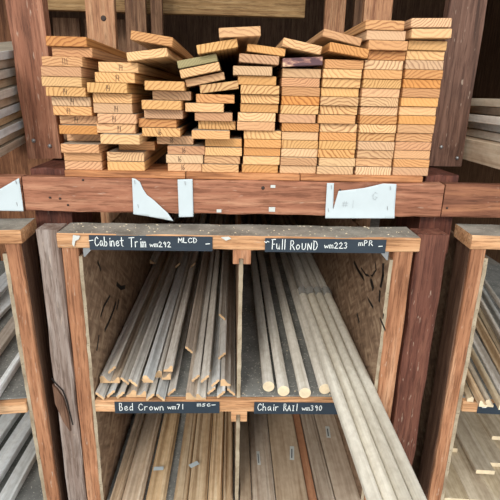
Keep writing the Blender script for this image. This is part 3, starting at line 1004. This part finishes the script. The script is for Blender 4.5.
# clear wrap round the back end of the bundle
bm = bmesh.new()
prof = []
for i in range(4):
    for x, z in PR['casing'][::-1][0:0] + [(-.0135, .012), (-.007, .0205), (.007, .0205), (.0135, .012)]:
        prof.append((.2603 + .0148 + .0295 * i + x * 1.085, z + .0012))
rows_ = []
rn = random.Random(9)
for k in range(5):
    rows_.append([bm.verts.new((x, -.02 + .012 * k + rn.uniform(-.004, .004), z + rn.uniform(0, .0015) + .0012 * k * .2)) for x, z in prof])
for a, b in zip(rows_, rows_[1:]):
    for i in range(len(prof) - 1):
        bm.faces.new((a[i], a[i + 1], b[i + 1], b[i]))
bmesh.ops.solidify(bm, geom=bm.faces[:], thickness=.0005)
wr = link('plastic_wrap', finish(bm, 'plastic_wrap', 'plastic', smooth=True))
wr.location = (-.038 * .505, 1.585, .7715 + .505 * math.tan(pit))
wr.rotation_euler = (pit, 0, 0)
tag(wr, 'crumpled clear plastic wrap around the back end of the pale bundle', 'wrap')

# bed crown, lower left compartment (left px, right px at the frame's lower edge y=495)
def low(items, name, cat, group, fmt, z, kinds, mats, y_start=1.06):
    for i, (xa, xb, xt, lv) in enumerate(items):
        zz = z + lv * .027
        a, b = atZ(xa, 500, zz + .02), atZ(xb, 500, zz + .02)
        c = atZ(xt, 420, zz + .02)
        b.x = min(b.x, .3812)
        a.x = max(a.x, -.3522)
        wid = b.x - a.x
        ctr = (a + b) / 2
        yaw = 0.0
        k = kinds[i % len(kinds)]
        base = 2 * max(abs(x) for x, q in PR[k])
        loc = Vector((ctr.x + (y_start - ctr.y) * -math.tan(yaw), y_start, zz))
        moulding(name, k, mats[i % len(mats)], 'end', loc, 2.7, fmt % ORD[i + 1], cat, group, yaw=yaw, sx=round(wid / base * .98, 3), flip=bool(i % 2))


LZ = LOW_T + .001
low([(109, 120, 134.5, 0), (120.5, 142, 153, 0), (145, 165, 172, 0), (173, 187, 186.5, 0), (187.5, 207, 200, 0), (207.5, 222, 213, 0), (222.5, 233, 224.5, 0)],
    'crown_moulding', 'moulding', 'crown mouldings in the lower left compartment',
    'tan crown moulding below the Bed Crown label, %s from the left', LZ, ['crown', 'crown', 'crown', 'chair'], ['crown'])
low([(240, 252, 246, 0), (252.5, 276, 263, 0), (276.5, 309, 283, 0), (309.5, 318, 300, 0), (319, 336, 310, 0), (336.5, 363, 328, 0)],
    'chair_rail', 'moulding', 'chair rails in the lower right compartment',
    'brown chair rail below the Chair Rail label, %s from the left', LZ, ['flat', 'chair', 'flat', 'strip', 'chair', 'flat'],
    ['chair', 'chair', 'chair', 'chair_orange', 'chair', 'chair'])


def sticker(px, py, w_, h_, z, yaw, label, mat='sticker', bars=True):
    p = atZ(px, py, z)
    t = thing('price_sticker', label, 'sticker', p, yaw)
    link('slip', finish(box_bm(-w_ / 2, w_ / 2, -h_ / 2, h_ / 2, 0, .0005, 0), 'slip', mat), t)
    if bars:
        link('print', finish(box_bm(-w_ * .18, w_ * .1, -h_ * .38, h_ * .3, .0005, .0007, 0), 'print', 'stickerink'), t)
    return t


sticker(258.5, 458, .010, .060, LZ + .0222, 0.02, 'narrow printed sticker on the second brown chair rail')
sticker(292, 453, .014, .062, LZ + .0145, -.12, 'narrow printed sticker on the widest brown chair rail')
sticker(328, 432, .014, .058, LZ + .0145, -.1, 'narrow printed sticker on the rightmost brown chair rail')
sticker(158.5, 468.5, .030, .014, LZ + .026, .05, 'blank white sticker on the third crown moulding', 'paper', False)
sticker(194, 464.5, .030, .016, LZ + .026, .6, 'bent white sticker on the fifth crown moulding', 'paper', False)

# ------------------------------------------------------------------ neighbouring racks
def side_rack(label_, corner, rot, sgn, depth):
    """a bin rack that begins at its inner front corner; sgn = direction in which it goes on (-1 left, +1 right)"""
    t = thing('moulding_rack', label_, 'rack', (corner[0], corner[1], 0), rot)

    def q(o):
        o.parent = t
        return o

    def bx(name, mats, a, b, y0, y1, z0, z1, **k):
        x0, x1 = sorted((a * sgn, b * sgn))
        return q(box(name, mats, x0, x1, y0, y1, z0, z1, **k))
    x0, x1 = sorted((-.004 * sgn, .9 * sgn))
    q(rough_box('top_rail', ['orange_x', 'cap_dust'], x0, x1, 0, .115, 1.160, 1.194, 'X', wob=.0012, n=20, top=1, seed=31))
    x0, x1 = sorted((.003 * sgn, .036 * sgn))
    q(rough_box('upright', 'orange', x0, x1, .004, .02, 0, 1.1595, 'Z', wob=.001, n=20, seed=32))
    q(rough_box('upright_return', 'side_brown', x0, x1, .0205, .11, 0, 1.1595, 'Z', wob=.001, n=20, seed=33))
    x0, x1 = sorted((.0365 * sgn, .046 * sgn))
    pn = panel('side_panel', x0, x1, 0, 1.135, .008, depth, None)
    q(pn)
    bx('shelf', 'shelf', .047, .9, .02, depth, .715, .735)
    bx('shelf_rail', 'orange_x', .047, .9, 0, .0195, .702, .734)
    bx('lower_shelf', 'shelf', .047, .9, .02, depth, .365, .385)
    return t


rl = side_rack('neighbouring bin rack at the left edge, only its right upright in view', (-.463, RY), math.radians(5), -1, 1.16)
rl.rotation_euler[1] = math.radians(-1.25)
rr = side_rack('neighbouring bin rack at the right edge with a tan upright', (.577, RY), math.radians(-5), 1, 1.16)
# its label
lo = link('label_strip', finish(box_bm(0, .3, 0, .0012, 0, .034, .0003), 'label_strip', 'label'), rr, (.086, -.0016, .7005))
link('lettering', strokes_mesh(write([('-', .012, .012, .012, .016)]), .0017, .0004, 'lettering', 'chalk'), lo, (0, -.0001, 0))


def piece(name, kind, mat, endm, pa, pb, z, front, L, lab, group, sx=1.0, flip=False, cat='moulding', sz=1.0):
    """a length lying level at height z whose ridge passes two seen points; `front` says how far in front of the first it begins"""
    a, b = atZ(pa[0], pa[1], z + .015), atZ(pb[0], pb[1], z + .015)
    d = (b - a).normalized()
    s = a - d * front
    return moulding(name, kind, mat, endm, (s.x, s.y, z), L, lab, cat, group, yaw=-math.atan2(d.x, d.y), sx=sx, flip=flip, sz=sz)


SZ = .7355
g = 'lengths lying in the left neighbouring rack'
piece('trim_moulding', 'ogee', 'whiteboard', 'end', (0, 383), (24, 347), SZ, .12, 1.0, 'pale grey moulding on the left rack shelf beside its upright', g, .9)
piece('pale_board', 'flat', 'trim_brown', 'end', (-26, 377), (7, 332), SZ, .1, 1.1, 'brown moulding on the left rack shelf beside the pale one', g, .5, sz=1.3)
piece('pale_board', 'flat', 'whiteboard', 'end', (0, 284), (12, 272), SZ + .03, .3, 1.0, 'whitish board lying deep in the upper left rack', g, .8)
piece('pale_board', 'flat', 'whiteboard', 'end', (0, 305), (12, 293), SZ, .3, 1.0, 'whitish board lying deep in the left rack, nearer of two', g, .8)
g = 'grey lengths in the lower left rack'
for i, (pa, pb, sx, k, mat) in enumerate((((-8, 440), (22, 398), .62, 'flat', 'whiteboard'), ((2, 462), (32, 415), .62, 'flat', 'whiteboard'),
                                           ((10, 490), (33, 449), .5, 'flat', 'trim_blue'))):
    piece('pale_board', k, mat, 'end', pa, pb, LOW_T + .001 + .016 * (3 - i) * .3, .34, 1.0, 'pale grey board in the lower left rack, %s from the left' % ORD[i + 1], g, sx, sz=1.5)
g = 'trim lengths in the right neighbouring rack'
RT = [((471, 397), (461, 376), 'plank'), ((484, 402), (464, 363), 'crown'), ((490, 402), (465, 354), 'plank'), ((499, 398), (468, 341), 'plank'),
      ((506, 394), (472, 331), 'trim'), ((512, 384), (476, 318), 'crown'), ((514, 372), (480, 309), 'plank'), ((514, 356), (480, 296), 'trim'),
      ((514, 340), (482, 286), 'trim_blue'), ((514, 322), (484, 278), 'trim')]
for i, (pa, pb, mat) in enumerate(RT):
    piece('trim_moulding', ['bead', 'ogee', 'cove'][i % 3], mat, 'end_pale', pa, pb, SZ + (.02 if i % 2 else 0), .0 if i < 3 else .03, 1.0,
          'thin trim moulding on the shelf of the right rack, %s from its upright' % ORD[i + 1], g, .66, bool(i % 2))
g = 'wide planks in the lower right rack'
a5 = math.radians(-5)


def in_right(x, y):
    return (.577 + x * math.cos(a5) - y * math.sin(a5), RY + x * math.sin(a5) + y * math.cos(a5))


for i in range(7):
    X, Y = in_right(.085 + .0725 * i, .01)
    moulding('wide_plank', 'flat', 'plank', 'end_pale', (X, Y, LOW_T + .001), 1.1,
             'wide tan plank in the bottom layer of the right rack, %s from its upright' % ORD[i + 1], 'plank', g, yaw=a5, sx=.9)
for i, (px, py) in enumerate(((451, 448), (485, 474), (499, 463), (500, 440))):
    p = atZ(px, py, LOW_T + .03)
    moulding('wide_plank', 'flat', 'plank', 'end_pale', (p.x, p.y, LOW_T + .0155 + .0145 * (i % 2)), .75,
             'wide plank with pale cut end in the lower right rack, %s from its upright' % ORD[i + 1], 'plank', g, yaw=a5, sx=[.55, .7, .7, .7][i])

# ------------------------------------------------------------------ stacks in the neighbouring bays
mats = ['trim_brown', 'crown', 'whiteboard', 'crown', 'whiteboard', 'trim_brown', 'trim', 'crown', 'trim', 'trim_brown', 'trim_blue']
for i in range(11):
    zf = 1.279 + .0225 * i
    sx = [.0, .01, -.005, .012, .0, .006, -.004, .01, .004, .012, .0][i]
    o = link('grey_board', finish(box_bm(-.2, 0, 0, 1.1, 0, .0205, .0012), 'grey_board', [mats[i], 'pine_dust'], 1), None,
             (-.59 - sx, 1.14, zf + .04), (math.radians(7.5), 0, 0))
    tag(o, 'weathered board edge in the stack at the left edge, %s from the bottom' % ORD[i + 1], 'board', 'boards stacked in the left bay')
tag(box('bay_timber', 'crown', .668, .86, 1.16, 2.9, 1.336, 1.395), 'thick tan timber lying level in the right bay beside the dark post', 'timber')
tag(box('spacer_block', 'back_brown', .80, .855, 1.185, 1.218, 1.298, 1.3355), 'small block between the right beam and the thick tan timber', 'block')
o_ = [(.69, 1.10, 1.397, 0, 4, 'trim'), (.70, 1.12, 1.419, 0, -5, 'trim_blue'), (.675, 1.2, 1.441, 0, 3, 'trim'), (.70, 1.15, 1.463, 0, -4, 'trim_brown'),
      (.68, 1.25, 1.485, 0, 0, 'plank')]
for i, (x, y, z, pitch, yaw, mat) in enumerate(o_):
    o = link('grey_board', finish(box_bm(0, .14, 0, 1.0, 0, .0205, .0012), 'grey_board', [mat, 'pine_dust'], 1), None, (x, y, z),
             (math.radians(pitch), 0, math.radians(-abs(yaw))))
    tag(o, 'grey board in the right bay, %s above the thick tan timber' % ORD[i + 1], 'board', 'boards in the right bay')

# ------------------------------------------------------------------ framing behind the stacks
def rear(name, mat, x0, x1, y, lab, z0=0.0, z1=3.19, th=.04):
    return tag(box(name, mat, x0, x1, y, y + th, z0, z1), lab, 'upright')


ru = rear('rear_upright', 'back_light', -.640, -.517, 2.3, 'light brown upright with a dark knot behind the leftmost stacks')
disc('knot', 'rust', .012, .001, (-.565, 2.2995, 1.80), ru, 10)
rear('rear_upright', 'back_brown', -.615, -.50, 3.0, 'dark brown upright behind the second stack from the left')
rear('rear_upright', 'back_brown', -.475, -.41, 3.02, 'narrow brown upright right of the dark rear upright', z0=1.72)
rear('rear_upright', 'back_light', .515, .632, 3.0, 'light brown upright showing behind the seventh stack from the left')
rear('rear_upright', 'back_light', .566, .690, 2.3, 'light brown upright behind the second stack from the right')
rear('rear_upright', 'back_brown', .75, .80, 3.3, 'thin upright between the two light rear uprights')
tag(box('rear_beam', 'back_beam', -1.3, .42, 3.15, 3.2, 1.948, 2.06), 'pale horizontal beam high up behind the board stacks', 'beam')
for i, (x0, x1, m_) in enumerate(((-1.16, -.99, 'back_brown'), (-.96, -.80, 'back_brown'), (-.785, -.66, 'back_brown'))):
    tag(box('rear_plank', m_, x0, x1, 3.4, 3.43, 0, 1.94), ['left', 'middle', 'right'][i] + ' brown plank under the pale rear beam at upper left', 'plank')
tag(box('rear_plank', 'wall_l', -1.75, -1.28, 3.5, 3.54, 0, 3.19), 'broad brown plank seen left of the reddish post', 'plank')

# ------------------------------------------------------------------ wood shavings and crumbs on the dusty shelves
def crumbs(name, lab, spots, seed):
    rn = random.Random(seed)
    bm = bmesh.new()
    for x0, x1, y0, y1, z, n in spots:
        for k in range(n):
            x, y, a, r = rn.uniform(x0, x1), rn.uniform(y0, y1), rn.uniform(0, 6.28), rn.uniform(.001, .0035)
            q = [(x + r * math.cos(a + t), y + r * .6 * math.sin(a + t)) for t in (0, 1.7, 3.2, 4.8)]
            lo = [bm.verts.new((u, v, z)) for u, v in q]
            tp = bm.verts.new((x, y, z + rn.uniform(.001, .0025)))
            bm.faces.new(lo[::-1])
            for i in range(4):
                bm.faces.new((lo[i], lo[(i + 1) % 4], tp))
    o = tag(link(name, finish(bm, name, 'end_pale')), lab, 'shavings')
    o['kind'] = 'stuff'


crumbs('wood_crumbs', 'pale wood crumbs strewn over the shelf between the round rods', [(.03, .28, 1.10, 1.7, SH_T + .0002, 60)], 1)
crumbs('wood_crumbs', 'pale wood crumbs on the grey shelf of the left rack', [(-.95, -.66, 1.15, 1.6, SH_T + .0002, 70)], 2)
crumbs('wood_crumbs', 'gritty crumbs lying on the dusty top rail of the middle rack', [(-.40, .44, 1.085, 1.18, 1.1855, 90)], 3)
